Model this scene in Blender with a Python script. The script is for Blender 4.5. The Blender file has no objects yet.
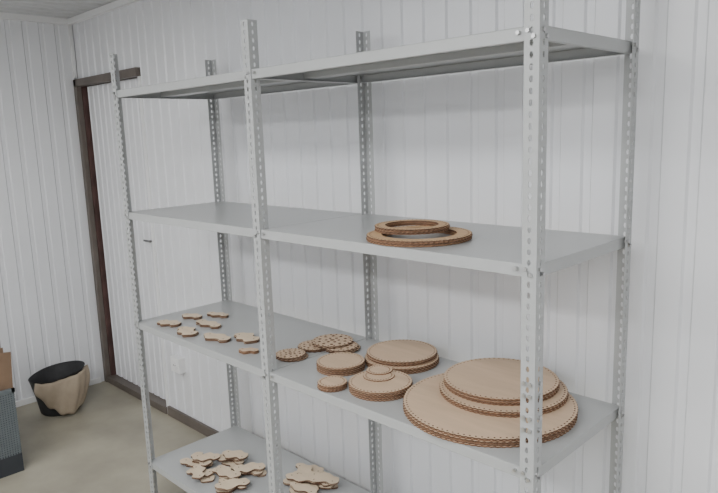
import bpy, math, random
from mathutils import Vector, Matrix
random.seed(7)
sc=bpy.context.scene
# ------------------------------------------------------------ materials
def mat(name,col,rough=.5,metal=0,var=.0,scale=8,bump=0,bscale=60,stretch=(1,1,1),spec=.5):
    m=bpy.data.materials.new(name);m.use_nodes=True
    nt=m.node_tree;b=nt.nodes['Principled BSDF']
    b.inputs['Roughness'].default_value=rough;b.inputs['Metallic'].default_value=metal
    b.inputs['Specular IOR Level'].default_value=spec
    tc=nt.nodes.new('ShaderNodeTexCoord');mp=nt.nodes.new('ShaderNodeMapping')
    mp.inputs['Scale'].default_value=stretch
    nt.links.new(tc.outputs['Object'],mp.inputs[0])
    n=nt.nodes.new('ShaderNodeTexNoise');n.inputs['Scale'].default_value=scale;n.inputs['Detail'].default_value=5
    nt.links.new(mp.outputs[0],n.inputs['Vector'])
    r=nt.nodes.new('ShaderNodeValToRGB')
    r.color_ramp.elements[0].position=.3;r.color_ramp.elements[1].position=.7
    r.color_ramp.elements[0].color=[c*(1-var) for c in col]+[1]
    r.color_ramp.elements[1].color=[min(1,c*(1+var)) for c in col]+[1]
    nt.links.new(n.outputs['Fac'],r.inputs[0]);nt.links.new(r.outputs[0],b.inputs['Base Color'])
    if bump:
        n2=nt.nodes.new('ShaderNodeTexNoise');n2.inputs['Scale'].default_value=bscale
        nt.links.new(mp.outputs[0],n2.inputs['Vector'])
        bp=nt.nodes.new('ShaderNodeBump');bp.inputs['Strength'].default_value=bump;bp.inputs['Distance'].default_value=.01
        nt.links.new(n2.outputs['Fac'],bp.inputs['Height']);nt.links.new(bp.outputs[0],b.inputs['Normal'])
    return m
M_wall=mat('white_profiled_sheet',(.735,.745,.77),.27,var=.03,scale=2,bump=.06,bscale=5)
M_ceil=mat('ceiling_sheet',(.56,.57,.58),.5,var=.03)
M_trim=mat('white_trim',(.78,.785,.79),.4)
M_floor=mat('worn_floor',(.33,.305,.24),.5,var=.2,scale=3,bump=.08,bscale=30)
M_rack=mat('grey_painted_steel',(.37,.38,.38),.30,var=.02,scale=4)
M_bolt=mat('zinc_bolt',(.5,.5,.5),.3,.9)
M_brown=mat('brown_frame_paint',(.125,.105,.09),.5,var=.15,scale=10)
M_red=mat('dark_red_reveal',(.085,.045,.04),.6,var=.3)
M_tan=mat('plywood_face',(.53,.385,.265),.6,var=.07,scale=6,stretch=(1,6,1))
M_cream=mat('plywood_light_face',(.63,.51,.37),.6,var=.07,scale=6,stretch=(1,5,1))
M_ring=mat('plywood_ring_face',(.50,.32,.17),.6,var=.1,scale=9,stretch=(1,4,1))
M_burn=mat('laser_burnt_edge',(.095,.045,.022),.65,var=.35,scale=60,stretch=(1,1,4))
M_burn2=mat('laser_edge_light',(.17,.085,.042),.65,var=.3,scale=60,stretch=(1,1,4))
M_black=mat('black_fabric',(.02,.02,.022),.7,var=.2,scale=20,bump=.2)
M_cloth=mat('beige_liner',(.38,.31,.23),.75,var=.12,scale=9,bump=.5,bscale=18)
M_teal=mat('grey_mesh',(.12,.14,.15),.5,var=.1,scale=30)
M_navy=mat('dark_plastic',(.03,.034,.042),.45)
M_card=mat('cardboard',(.17,.11,.07),.8,var=.2,scale=9)
M_plast=mat('white_plastic',(.8,.8,.8),.35)
M_dark=mat('dark_slot',(.03,.03,.03),.6)
M_handle=mat('handle_metal',(.22,.22,.22),.35,.8)
def emis(name,col,st):
    m=bpy.data.materials.new(name);m.use_nodes=True
    b=m.node_tree.nodes['Principled BSDF'];b.inputs['Emission Color'].default_value=(*col,1);b.inputs['Emission Strength'].default_value=st
    return m
M_tube=emis('fluorescent_tube',(.95,.98,1),4)
# ------------------------------------------------------------ builders
class B:
    def __init__(s): s.v=[];s.f=[];s.m=[]
    def V(s,p): s.v.append(tuple(p));return len(s.v)-1
    def F(s,idx,m=0): s.f.append(tuple(idx));s.m.append(m)
    def box(s,x0,x1,y0,y1,z0,z1,m=0,M=None):
        c=[(x0,y0,z0),(x1,y0,z0),(x1,y1,z0),(x0,y1,z0),(x0,y0,z1),(x1,y0,z1),(x1,y1,z1),(x0,y1,z1)]
        if M: c=[M@Vector(q) for q in c]
        i=[s.V(q) for q in c]
        for q in ((0,3,2,1),(4,5,6,7),(0,1,5,4),(1,2,6,5),(2,3,7,6),(3,0,4,7)): s.F([i[k] for k in q],m)
    def prism(s,pts,z0,z1,mt=0,ms=1,M=None):
        n=len(pts)
        lo=[Vector((x,y,z0)) for x,y in pts];hi=[Vector((x,y,z1)) for x,y in pts]
        if M: lo=[M@q for q in lo];hi=[M@q for q in hi]
        a=[s.V(q) for q in lo];b=[s.V(q) for q in hi]
        s.F(b,mt);s.F(a[::-1],ms)
        for k in range(n): s.F((a[k],a[(k+1)%n],b[(k+1)%n],b[k]),ms)
    def cyl(s,p0,p1,r,n=12,m=0,r2=None):
        p0=Vector(p0);p1=Vector(p1);d=(p1-p0).normalized();u=d.orthogonal().normalized();w=d.cross(u)
        r2=r if r2 is None else r2
        a=[s.V(p0+(u*math.cos(2*math.pi*k/n)+w*math.sin(2*math.pi*k/n))*r) for k in range(n)]
        b=[s.V(p1+(u*math.cos(2*math.pi*k/n)+w*math.sin(2*math.pi*k/n))*r2) for k in range(n)]
        s.F(a[::-1],m);s.F(b,m)
        for k in range(n): s.F((a[k],a[(k+1)%n],b[(k+1)%n],b[k]),m)
    def obj(s,name,mats,parent=None,bevel=0,smooth=False):
        me=bpy.data.meshes.new(name);me.from_pydata(s.v,[],s.f)
        for m in mats: me.materials.append(m)
        for p,k in zip(me.polygons,s.m): p.material_index=k;p.use_smooth=smooth
        me.update()
        o=bpy.data.objects.new(name,me);sc.collection.objects.link(o)
        if parent: o.parent=parent
        if bevel:
            bv=o.modifiers.new('b','BEVEL');bv.width=bevel;bv.segments=2;bv.limit_method='ANGLE'
        return o
def empty(name,loc=(0,0,0)):
    e=bpy.data.objects.new(name,None);e.location=loc;e.empty_display_size=.1;sc.collection.objects.link(e);return e
def corrugated(name,p0,p1,z0,z1,nrm,mat_,pitch=.1,depth=.008,phase=0,thick=.04,groove=.035,slope=.006,parent=None):
    """vertical profiled sheet; front faces lie on the p0-p1 line, grooves recede along nrm"""
    p0=Vector(p0);p1=Vector(p1);L=(p1-p0).length;d=(p1-p0)/L;nrm=Vector(nrm)
    pr=[(0,0)];s=-phase
    while s<L:
        for a,dep in ((0,0),(slope,depth),(groove-slope,depth),(groove,0)):
            t=s+a
            if 0<t<L: pr.append((t,dep))
        s+=pitch
    pr.append((L,pr[-1][1]))
    b=B();fr=[];bk=[]
    for t,dep in pr:
        q=p0+d*t+nrm*dep;fr.append((b.V((q.x,q.y,z0)),b.V((q.x,q.y,z1))))
    q0=p0+nrm*thick;q1=p1+nrm*thick
    for q in (q0,q1): bk.append((b.V((q.x,q.y,z0)),b.V((q.x,q.y,z1))))
    for k in range(len(fr)-1): b.F((fr[k][0],fr[k+1][0],fr[k+1][1],fr[k][1]))
    b.F((bk[1][0],bk[0][0],bk[0][1],bk[1][1]))
    b.F((bk[0][0],fr[0][0],fr[0][1],bk[0][1]));b.F((fr[-1][0],bk[1][0],bk[1][1],fr[-1][1]))
    b.F([f[1] for f in fr]+[bk[1][1],bk[0][1]]);b.F([f[0] for f in fr][::-1]+[bk[0][0],bk[1][0]])
    return b.obj(name,[mat_],parent)
# ------------------------------------------------------------ room
XL,XR,YB,YF,H=-1.76,3.9,.58,-3.3,2.505
XD=-.86   # right side of the door opening
b=B();b.box(XL-.1,XR+.1,YF-.1,YB+.3,-.05,0);b.obj('floor',[M_floor])
wb=empty('wall_back')
corrugated('sheet_main',(XD,YB,0),(XR,YB,0),0,H,(0,1,0),M_wall,phase=.02,thick=.1,parent=wb)
corrugated('sheet_over_door',(XL,YB,0),(XD,YB,0),2.12,H,(0,1,0),M_wall,thick=.1,parent=wb)
b=B();b.box(XL-.1,XD+.08,YB+.13,YB+.16,0,H);b.obj('light_block_behind_door',[M_wall],wb)  # unseen slab added behind the door to stop light leaking in
corrugated('wall_left',(XL,YF,0),(XL,YB+.1,0),0,H,(-1,0,0),M_wall,thick=.1,phase=.03)
corrugated('wall_right',(XR,YB+.1,0),(XR,YF,0),0,H,(1,0,0),M_wall,thick=.1)
corrugated('wall_front',(XR,YF,0),(XL,YF,0),0,H,(0,-1,0),M_wall,thick=.1)
b=B();x=XL-.1;pr=[]
while x<XR+.1:
    pr+=[(x,H),(x+.03,H),(x+.038,H+.012),(x+.092,H+.012)];x+=.1
pr.append((XR+.1,H))
fr=[(b.V((x,YF-.1,z)),b.V((x,YB+.2,z))) for x,z in pr]
for k in range(len(fr)-1): b.F((fr[k][0],fr[k][1],fr[k+1][1],fr[k+1][0]))
b.box(XL-.1,XR+.1,YF-.1,YB+.2,H+.02,H+.06)
b.obj('ceiling',[M_ceil])
b=B();b.box(XL,XR,YB-.03,YB,H-.035,H);b.obj('trim_1',[M_trim])
b=B();b.box(XL,XL+.03,YF,YB-.03,H-.035,H);b.obj('trim_2',[M_trim])
b=B();b.box(XL,XL+.02,YB-.02,YB,2.13,H-.035);b.obj('trim_3',[M_trim])
b=B();b.box(XD,XR,YB-.018,YB,0,.06);b.obj('baseboard_back',[M_brown],bevel=.002)
b=B();b.box(XL,XL+.012,YF,YB-.05,0,.04);b.obj('baseboard_left',[M_trim],bevel=.002)
# door
d=empty('door_1')
b=B()
b.box(XL+.003,-1.715,YB-.025,YB+.01,0,2.12)
b.box(XL+.003,XD-.01,YB-.025,YB+.01,2.07,2.12)
b.box(-1.72,XD-.02,YB-.02,YB+.09,0,.045)
b.obj('frame_brown',[M_brown],d,bevel=.003)
b=B();b.box(-1.735,-1.705,YB+.01,YB+.12,0,2.12);b.box(-1.71,XD-.02,YB+.01,YB+.12,2.075,2.12);b.obj('frame_reveal',[M_red],d)
b=B();b.box(XD-.03,XD,YB-.008,YB+.12,0,2.07);b.obj('jamb_white',[M_trim],d,bevel=.003)
corrugated('leaf',(-1.68,YB+.035,0),(XD-.03,YB+.035,0),.05,2.07,(0,1,0),M_wall,pitch=.075,depth=.006,groove=.028,slope=.005,thick=.04,parent=d)
b=B();b.box(-.925,-.905,YB+.023,YB+.035,1.02,1.15)
b.cyl((-.915,YB+.035,1.10),(-.915,YB-.01,1.10),.007)
b.cyl((-.91,YB-.008,1.10),(-.985,YB-.008,1.10),.007)
b.obj('handle',[M_handle],d)
# socket
b=B();zs=.38;b.box(-.725,-.625,YB-.04,YB,zs-.045,zs+.045)
b.cyl((-.675,YB-.04,zs),(-.675,YB-.044,zs),.028,20,0);b.cyl((-.684,YB-.0441,zs),(-.684,YB-.045,zs),.004,10,1);b.cyl((-.666,YB-.0441,zs),(-.666,YB-.045,zs),.004,10,1)
b.obj('wall_socket',[M_plast,M_dark],bevel=.003)
# ceiling lamps out of view; extra ones and another row added to soften shadows
LP=[(.1,-1.15,15.5),(1.6,-1.15,15.5),(3.1,-1.15,15.5),(.1,-2.5,33),(1.6,-2.5,33),(3.1,-2.5,33)]
for i,(lx,ly,en) in enumerate(LP):
    e=empty('unseen_fluorescent_lamp'+('' if i==0 else '.%03d'%i),(lx,ly,0))
    b=B();b.box(-.62,.62,-.2,.2,H-.05,H);b.obj('housing',[M_plast],e,bevel=.005)
    b=B()
    for yy in (-.13,-.045,.045,.13): b.cyl((-.58,yy,H-.07),(.58,yy,H-.07),.013,12)
    b.obj('tubes',[M_tube],e)
    l=bpy.data.lights.new('tube_light','AREA');l.shape='RECTANGLE';l.size=1.2;l.size_y=.4;l.energy=en;l.color=(1,.995,.985)
    o=bpy.data.objects.new('tube_light',l);o.location=(0,0,H-.09);o.parent=e;sc.collection.objects.link(o)
w=bpy.data.worlds.new('w');sc.world=w;w.use_nodes=True
w.node_tree.nodes['Background'].inputs[0].default_value=(.8,.85,.9,1);w.node_tree.nodes['Background'].inputs[1].default_value=.3
# ------------------------------------------------------------ rack
rack=empty('metal_shelving_unit')
D=.5;ZT=2.068;SH=[1.915,1.397,.899,.223]
PW=.036
def strip(b,o,du,width,length,pitch=.025,hw=.0045,hh=.0075):
    o=Vector(o);du=Vector(du);n=int(length/pitch)
    ph=length/n
    def P(u,z): return b.V(o+du*u+Vector((0,0,z)))
    c=width/2
    for k in range(n):
        z=k*ph;zc=z+ph/2
        out=[(0,z),(c,z),(width,z),(width,zc),(width,z+ph),(c,z+ph),(0,z+ph),(0,zc)]
        inn=[(c-hw*.7,zc-hh*.75),(c,zc-hh),(c+hw*.7,zc-hh*.75),(c+hw,zc),(c+hw*.7,zc+hh*.75),(c,zc+hh),(c-hw*.7,zc+hh*.75),(c-hw,zc)]
        a=[P(*q) for q in out];i=[P(*q) for q in inn]
        for j in range(8): b.F((a[j],a[(j+1)%8],i[(j+1)%8],i[j]))
def post(name,x,y,sx,sy):
    b=B();strip(b,(x,y,0.006),(sx,0,0),PW,ZT-.006);strip(b,(x,y,0.006),(0,sy,0),PW,ZT-.006)
    o=b.obj(name,[M_rack],rack)
    import bmesh
    bm=bmesh.new();bm.from_mesh(o.data);bmesh.ops.remove_doubles(bm,verts=bm.verts,dist=1e-5);bmesh.ops.recalc_face_normals(bm,faces=bm.faces);bm.to_mesh(o.data);bm.free()
    s=o.modifiers.new('s','SOLIDIFY');s.thickness=.002;s.offset=0
    f=B();f.box(min(x,x+sx*.04)-.002,max(x,x+sx*.04)+.002,min(y,y+sy*.04)-.002,max(y,y+sy*.04)+.002,0,.008);f.obj(name+'_foot',[M_dark],rack)
XM=.985;XE=2.006
post('post_1',0,0,1,1);post('post_2',XM,0,-1,1);post('post_3',XE,0,-1,1)
post('post_4',0,D,1,-1);post('post_5',XM+.02,D,1,-1);post('post_6',XE+.006,D,-1,-1)
t=.0016
def shelf(name,x0,x1,z):
    b=B();y0,y1=.003,D-.003;h=.03
    b.box(x0,x1,y0,y1,z-t,z)
    b.box(x0,x1,y0,y0+t,z-h,z-t);b.box(x0,x1,y1-t,y1,z-h,z-t)
    b.box(x0,x0+t,y0+t,y1-t,z-h,z-t);b.box(x1-t,x1,y0+t,y1-t,z-h,z-t)
    b.box(x0+t,x1-t,y0+t,y0+.014,z-h,z-h+t);b.box(x0+t,x1-t,y1-.014,y1-t,z-h,z-h+t)
    b.box(x0+t,x0+.014,y0+.014,y1-.014,z-h,z-h+t);b.box(x1-.014,x1-t,y0+.014,y1-.014,z-h,z-h+t)
    ym=(y0+y1)/2;b.box(x0+t,x1-t,ym-.03,ym-.028,z-.02,z-t);b.box(x0+t,x1-t,ym+.028,ym+.03,z-.02,z-t);b.box(x0+t,x1-t,ym-.03,ym+.03,z-.0216,z-.02)
    b.obj(name,[M_rack],rack,bevel=.0008)
for k,z in enumerate(SH):
    shelf('shelf_left_%d'%(k+1),.003,XM-.002,z);shelf('shelf_right_%d'%(k+1),XM+.002,XE-.003,z)
b=B()
for z in SH:
    for x,zz in ((.012,z-.01),(.026,z-.023),(XM-.010,z-.01),(XM-.026,z-.023),(XE-.026,z-.010),(XE-.012,z-.023),(XM+.02,z-.012),(XE-.050,z-.012)):
        b.cyl((x,.003,zz),(x,-.006,zz),.005,6)
    for y,zz in ((.012,z-.01),(.026,z-.023),(D-.026,z-.01),(D-.012,z-.023)): b.cyl((XE,y,zz),(XE+(.006 if y<.2 else .012),y,zz),.005,6)
# splice bolts on the front right upright, just above the third shelf
for zz in (1.00,1.03,1.085,1.115):
    for x in (XE-.026,XE-.010): b.cyl((x,.003,zz),(x,-.006,zz),.0055,6)
    b.cyl((XE,.02,zz),(XE+.007,.02,zz),.0055,6)
b.obj('bolts',[M_bolt],rack)
# ------------------------------------------------------------ wooden goods
def disc(b,cx,cy,z1,th,r,n=48,ri=0,inset=.008,hs=.0028,rot=0,mt=0,ms=1,scal=.0014):
    """flat round plate with a ring of real pierced holes near the rim and a scalloped outline"""
    N=2*n;A=[rot+math.pi*k/n for k in range(N)]
    def ring(rr,z): return [b.V((cx+rr*math.cos(a),cy+rr*math.sin(a),z)) for a in A]
    ra=r-inset-hs*1.7;rb=r-inset+hs*1.7;rm=r-inset
    ia=ring(ra,z1);ib=ring(rb,z1);im=ring(rm,z1)
    ot=[b.V((cx+(r+(scal if k%2 else -scal))*math.cos(a),cy+(r+(scal if k%2 else -scal))*math.sin(a),z1)) for k,a in enumerate(A)]
    ob=[b.V((b.v[i][0],b.v[i][1],z1-th)) for i in ot]
    for k in range(0,N,2):
        k1=(k+1)%N;k2=(k+2)%N;a=A[k1]
        out=[ia[k],im[k],ib[k],ib[k1],ib[k2],im[k2],ia[k2],ia[k1]]
        u=Vector((math.cos(a),math.sin(a),0));w=Vector((-math.sin(a),math.cos(a),0));c=Vector((cx,cy,z1))+u*rm
        hh=[c+(-u-w)*hs*.7,c-w*hs,c+(u-w)*hs*.7,c+u*hs,c+(u+w)*hs*.7,c+w*hs,c+(w-u)*hs*.7,c-u*hs]
        hi=[b.V(q) for q in hh];lo=[b.V(q-Vector((0,0,th))) for q in hh]
        for j in range(8):
            b.F((out[j],hi[j],hi[(j+1)%8],out[(j+1)%8]),mt);b.F((hi[j],lo[j],lo[(j+1)%8],hi[(j+1)%8]),ms)
        b.F(lo,1)
    for k in range(N):
        j=(k+1)%N
        b.F((ib[k],ot[k],ot[j],ib[j]),mt);b.F((ot[k],ob[k],ob[j],ot[j]),ms)
    if ri:
        it=ring(ri,z1);il=ring(ri,z1-th)
        for k in range(N):
            j=(k+1)%N
            b.F((it[k],ia[k],ia[j],it[j]),mt);b.F((il[k],it[k],it[j],il[j]),ms);b.F((il[k],il[j],ob[j],ob[k]),ms)
    else:
        b.F(ia,mt);b.F(ob[::-1],ms)
def stack(b,cx,cy,z0,r,layers,th=.004,n=48,ri=0,jit=.0015,gap=.0006,**k):
    z=z0
    for i in range(layers):
        z+=th
        last=i==layers-1
        jx,jy=(0,0) if last else (random.uniform(-jit,jit),random.uniform(-jit,jit))
        disc(b,cx+jx,cy+jy,z,th-gap,r,n,ri,rot=random.random(),ms=1 if i%2 else 2,**k)
    return z
MW=[M_tan,M_burn,M_burn2]
z3=SH[2]+.0005;z2=SH[1]+.0005;z4=SH[3]+.0005
b=B();z=stack(b,1.722,.240,z3,.247,6,n=96)
z=stack(b,1.717,.322,z,.187,4,n=74)
z=stack(b,1.70,.338,z,.170,5,n=66)
b.obj('wooden_disc_stack',MW)
b=B();z=stack(b,1.27,.375,z3,.130,5,n=54);z=stack(b,1.262,.385,z,.124,4,n=54);b.obj('wooden_disc_stack.001',MW)
b=B();z=stack(b,1.385,.14,z3,.100,7,n=46)
stack(b,1.355,.165,z,.050,1,n=28);stack(b,1.33,.195,z+.004,.042,1,n=24)
b.obj('wooden_disc_stack.002',MW)
b=B();stack(b,1.150,.19,z3,.083,7,n=38);b.obj('wooden_disc_stack.003',MW)
b=B();stack(b,1.255,.052,z3,.047,5,n=24);b.obj('wooden_disc_stack.004',MW)
def openwork(b,cx,cy,z0,r,layers,n=20):
    z=z0
    for i in range(layers):
        z+=.004
        x=cx+random.uniform(-.004,.004);y=cy+random.uniform(-.004,.004);ro=random.random()
        disc(b,x,y,z,.0034,r,n,ri=r*.80,inset=r*.1,hs=r*.055,rot=ro,scal=r*.035,ms=1)
        disc(b,x,y,z,.0034,r*.80,n//2,ri=r*.5,inset=r*.14,hs=r*.085,rot=ro,scal=0,ms=1)
        disc(b,x,y,z,.0034,r*.5,n//3,ri=r*.12,inset=r*.18,hs=r*.085,rot=ro,scal=0,ms=1)
b=B();openwork(b,1.01,.33,z3,.065,4);openwork(b,.915,.28,z3,.062,3);openwork(b,.955,.335,z3+.016,.078,2)
b.obj('openwork_wooden_ornament_stack',[M_tan,M_burn])
b=B();openwork(b,.93,.15,z3,.055,4);b.obj('openwork_wooden_ornament_stack.001',[M_tan,M_burn])
# rings on shelf 2
b=B();z=stack(b,1.545,.15,z2,.150,4,n=66,ri=.108)
z=stack(b,1.485,.19,z,.110,4,n=50,ri=.080)
b.obj('wooden_ring_stack',[M_ring,M_burn,M_burn2])
# flat elongated figured cut-outs: waisted body with flared, notched ends
def outline(L,W,kind=0,n=64):
    pts=[]
    for k in range(n):
        a=2*math.pi*k/n;c=math.cos(a);s=math.sin(a)
        x=L/2*math.copysign(abs(c)**.7,c);y=W/2*math.copysign(abs(s)**.6,s);u=x/(L/2)
        y*=.80+.20*math.cos(2*math.pi*u*(.85 if kind==1 else 1)+kind*.6)
        x*=.93+.07*math.cos(3*math.pi*y/W)
        y+=W*(.10 if kind!=2 else -.08)*math.sin(2.6*u)
        pts.append((x,y))
    return pts
def figure(b,x,y,z,L,W,rot,kind=0,layers=1):
    for i in range(layers):
        M=Matrix.Translation((x,y,z+i*.004))@Matrix.Rotation(rot+(random.uniform(-.06,.06) if i else 0),4,'Z')
        b.prism(outline(L,W,kind),0,.0034,0,1,M)
        if i==layers-1:
            for q in (-.33,.33): b.prism([(L*q+.003*math.cos(t_*math.pi/4),.003*math.sin(t_*math.pi/4)) for t_ in range(8)],.0034,.0037,1,1,M)
k=0
for x,y,L,W,r in ((.175,.075,.12,.08,.05),(.155,.20,.11,.07,.1),(.35,.06,.14,.085,-.05),(.325,.18,.16,.07,-.05),(.52,.095,.15,.08,-.05),(.62,.17,.14,.09,.05),(.23,.29,.12,.06,.1)):
    b=B();figure(b,x,y,z3,L,W,r,k%3,3);b.obj('wooden_figure_cutout'+('.%03d'%k if k else ''),[M_cream,M_burn]);k+=1
b=B();figure(b,.76,.08,z3,.08,.05,.4,1,3);b.obj('wooden_figure_cutout.%03d'%k,[M_tan,M_burn2])
def pile(name,pts,n,base):
    b=B()
    for i in range(n):
        x,y=pts[i%len(pts)]
        figure(b,x+random.uniform(-.02,.02),y+random.uniform(-.02,.02),base+.0045*(i//len(pts))*2+.0002*i,random.uniform(.12,.17),random.uniform(.06,.09),random.uniform(-.5,1.2),i%3,2)
    b.obj(name,[M_cream,M_burn])
pile('wooden_cutout_pile',[(.23,.15),(.31,.25),(.40,.16),(.46,.25),(.50,.13),(.33,.08)],20,z4)
pile('wooden_cutout_pile.001',[(.70,.36),(.79,.40),(.76,.31),(.68,.42)],14,z4)
# ------------------------------------------------------------ waste bin with liner
e=empty('waste_bin',(-1.485,.145,0));e.rotation_euler=(0,0,.3)
b=B();n=40
prof=[(.110,0),(.120,.012),(.140,.14),(.165,.255),(.169,.26),(.161,.257),(.134,.14),(.113,.02)]
rings=[]
for r,z in prof:
    rings.append([b.V((r*math.cos(2*math.pi*k/n)*(1+.03*math.sin(6*math.pi*k/n)),r*math.sin(2*math.pi*k/n),z+(.025*math.sin(2*math.pi*k/n+.8))*(z/.27))) for k in range(n)])
for a,c in zip(rings,rings[1:]):
    for k in range(n): b.F((a[k],a[(k+1)%n],c[(k+1)%n],c[k]))
b.F(rings[0][::-1]);b.F(rings[-1])
b.obj('bin_body',[M_black],e,smooth=True)
b=B();N=44;Mz=20;g=[]
for j in range(Mz):
    row=[];v=j/(Mz-1)
    for k in range(N):
        s_=k/(N-1);a=-1.45+2.35*s_
        wob=.007*math.sin(6*a+4*v)+.004*math.sin(16*a+v*6)
        low=.012+.13*abs(2*(s_-.52))**1.8+.008*math.sin(13*a)
        tl=.02*math.sin(a+.8)
        if v<.25: r=.11+(.183-.11)*(v/.25);z=.20+.055*(v/.25)+tl
        else:
            q=(v-.25)/.75;r=.183-.03*q+.018*math.sin(math.pi*q);z=.255+tl-(.255+tl-max(.006,low))*q
        row.append(b.V(((r+wob)*math.cos(a),(r+wob)*math.sin(a),z)))
    g.append(row)
for j in range(Mz-1):
    for k in range(N-1): b.F((g[j][k],g[j][k+1],g[j+1][k+1],g[j+1][k]))
o=b.obj('liner_cloth',[M_cloth],e,smooth=True);s=o.modifiers.new('s','SOLIDIFY');s.thickness=.003
# ------------------------------------------------------------ crate at left edge
e=empty('scrap_crate',(-.82,-.30,0))
b=B();b.box(-.45,0,-.5,0,.0,.10,1)
b.box(-.446,-.004,-.496,-.004,.10,.45,2)
for zz in [.11+.012*i for i in range(28)]:
    b.box(-.45,0,-.0035,-.0005,zz,zz+.006,0);b.box(-.0035,-.0005,-.5,0,zz,zz+.006,0)
for i in range(36):
    x=-.45+.0125*i;b.box(x,x+.006,-.003,.0,.10,.45,0)
for i in range(40):
    y=-.5+.0125*i;b.box(-.003,.0,y,y+.006,.10,.45,0)
b.box(-.455,.004,-.012,.004,.44,.46,0);b.box(-.455,.004,-.505,-.49,.44,.46,0);b.box(-.012,.004,-.505,.004,.44,.46,0);b.box(-.455,-.44,-.505,.004,.44,.46,0)
b.obj('mesh_body',[M_teal,M_navy,M_navy],e)
b=B()
for i in range(7):
    M=Matrix.Translation((-.02-.045*i,-.03,.44))@Matrix.Rotation(.18+random.uniform(-.15,.1),4,'Y')@Matrix.Rotation(random.uniform(-.3,.3)+1.2,4,'Z')
    b.box(-.12,.03,0,.008,0,random.uniform(.20,.27),0,M)
b.obj('wood_offcuts',[M_card],e)
# ------------------------------------------------------------ camera
yaw,pi_,ro=-0.7857,-0.1715,-0.0334
F=Vector((math.sin(yaw)*math.cos(pi_),math.cos(yaw)*math.cos(pi_),math.sin(pi_)))
R=Vector((math.cos(yaw),-math.sin(yaw),0));U=R.cross(F)
R2=R*math.cos(ro)+U*math.sin(ro);U2=-R*math.sin(ro)+U*math.cos(ro)
cd=bpy.data.cameras.new('camera');co=bpy.data.objects.new('camera',cd);sc.collection.objects.link(co)
m=Matrix((( R2.x,U2.x,-F.x,2.7293),(R2.y,U2.y,-F.y,-1.2794),(R2.z,U2.z,-F.z,1.6996),(0,0,0,1)))
co.matrix_world=m
cd.sensor_fit='HORIZONTAL';cd.sensor_width=36;cd.lens=648.69*36/718;cd.clip_start=.02
sc.camera=co
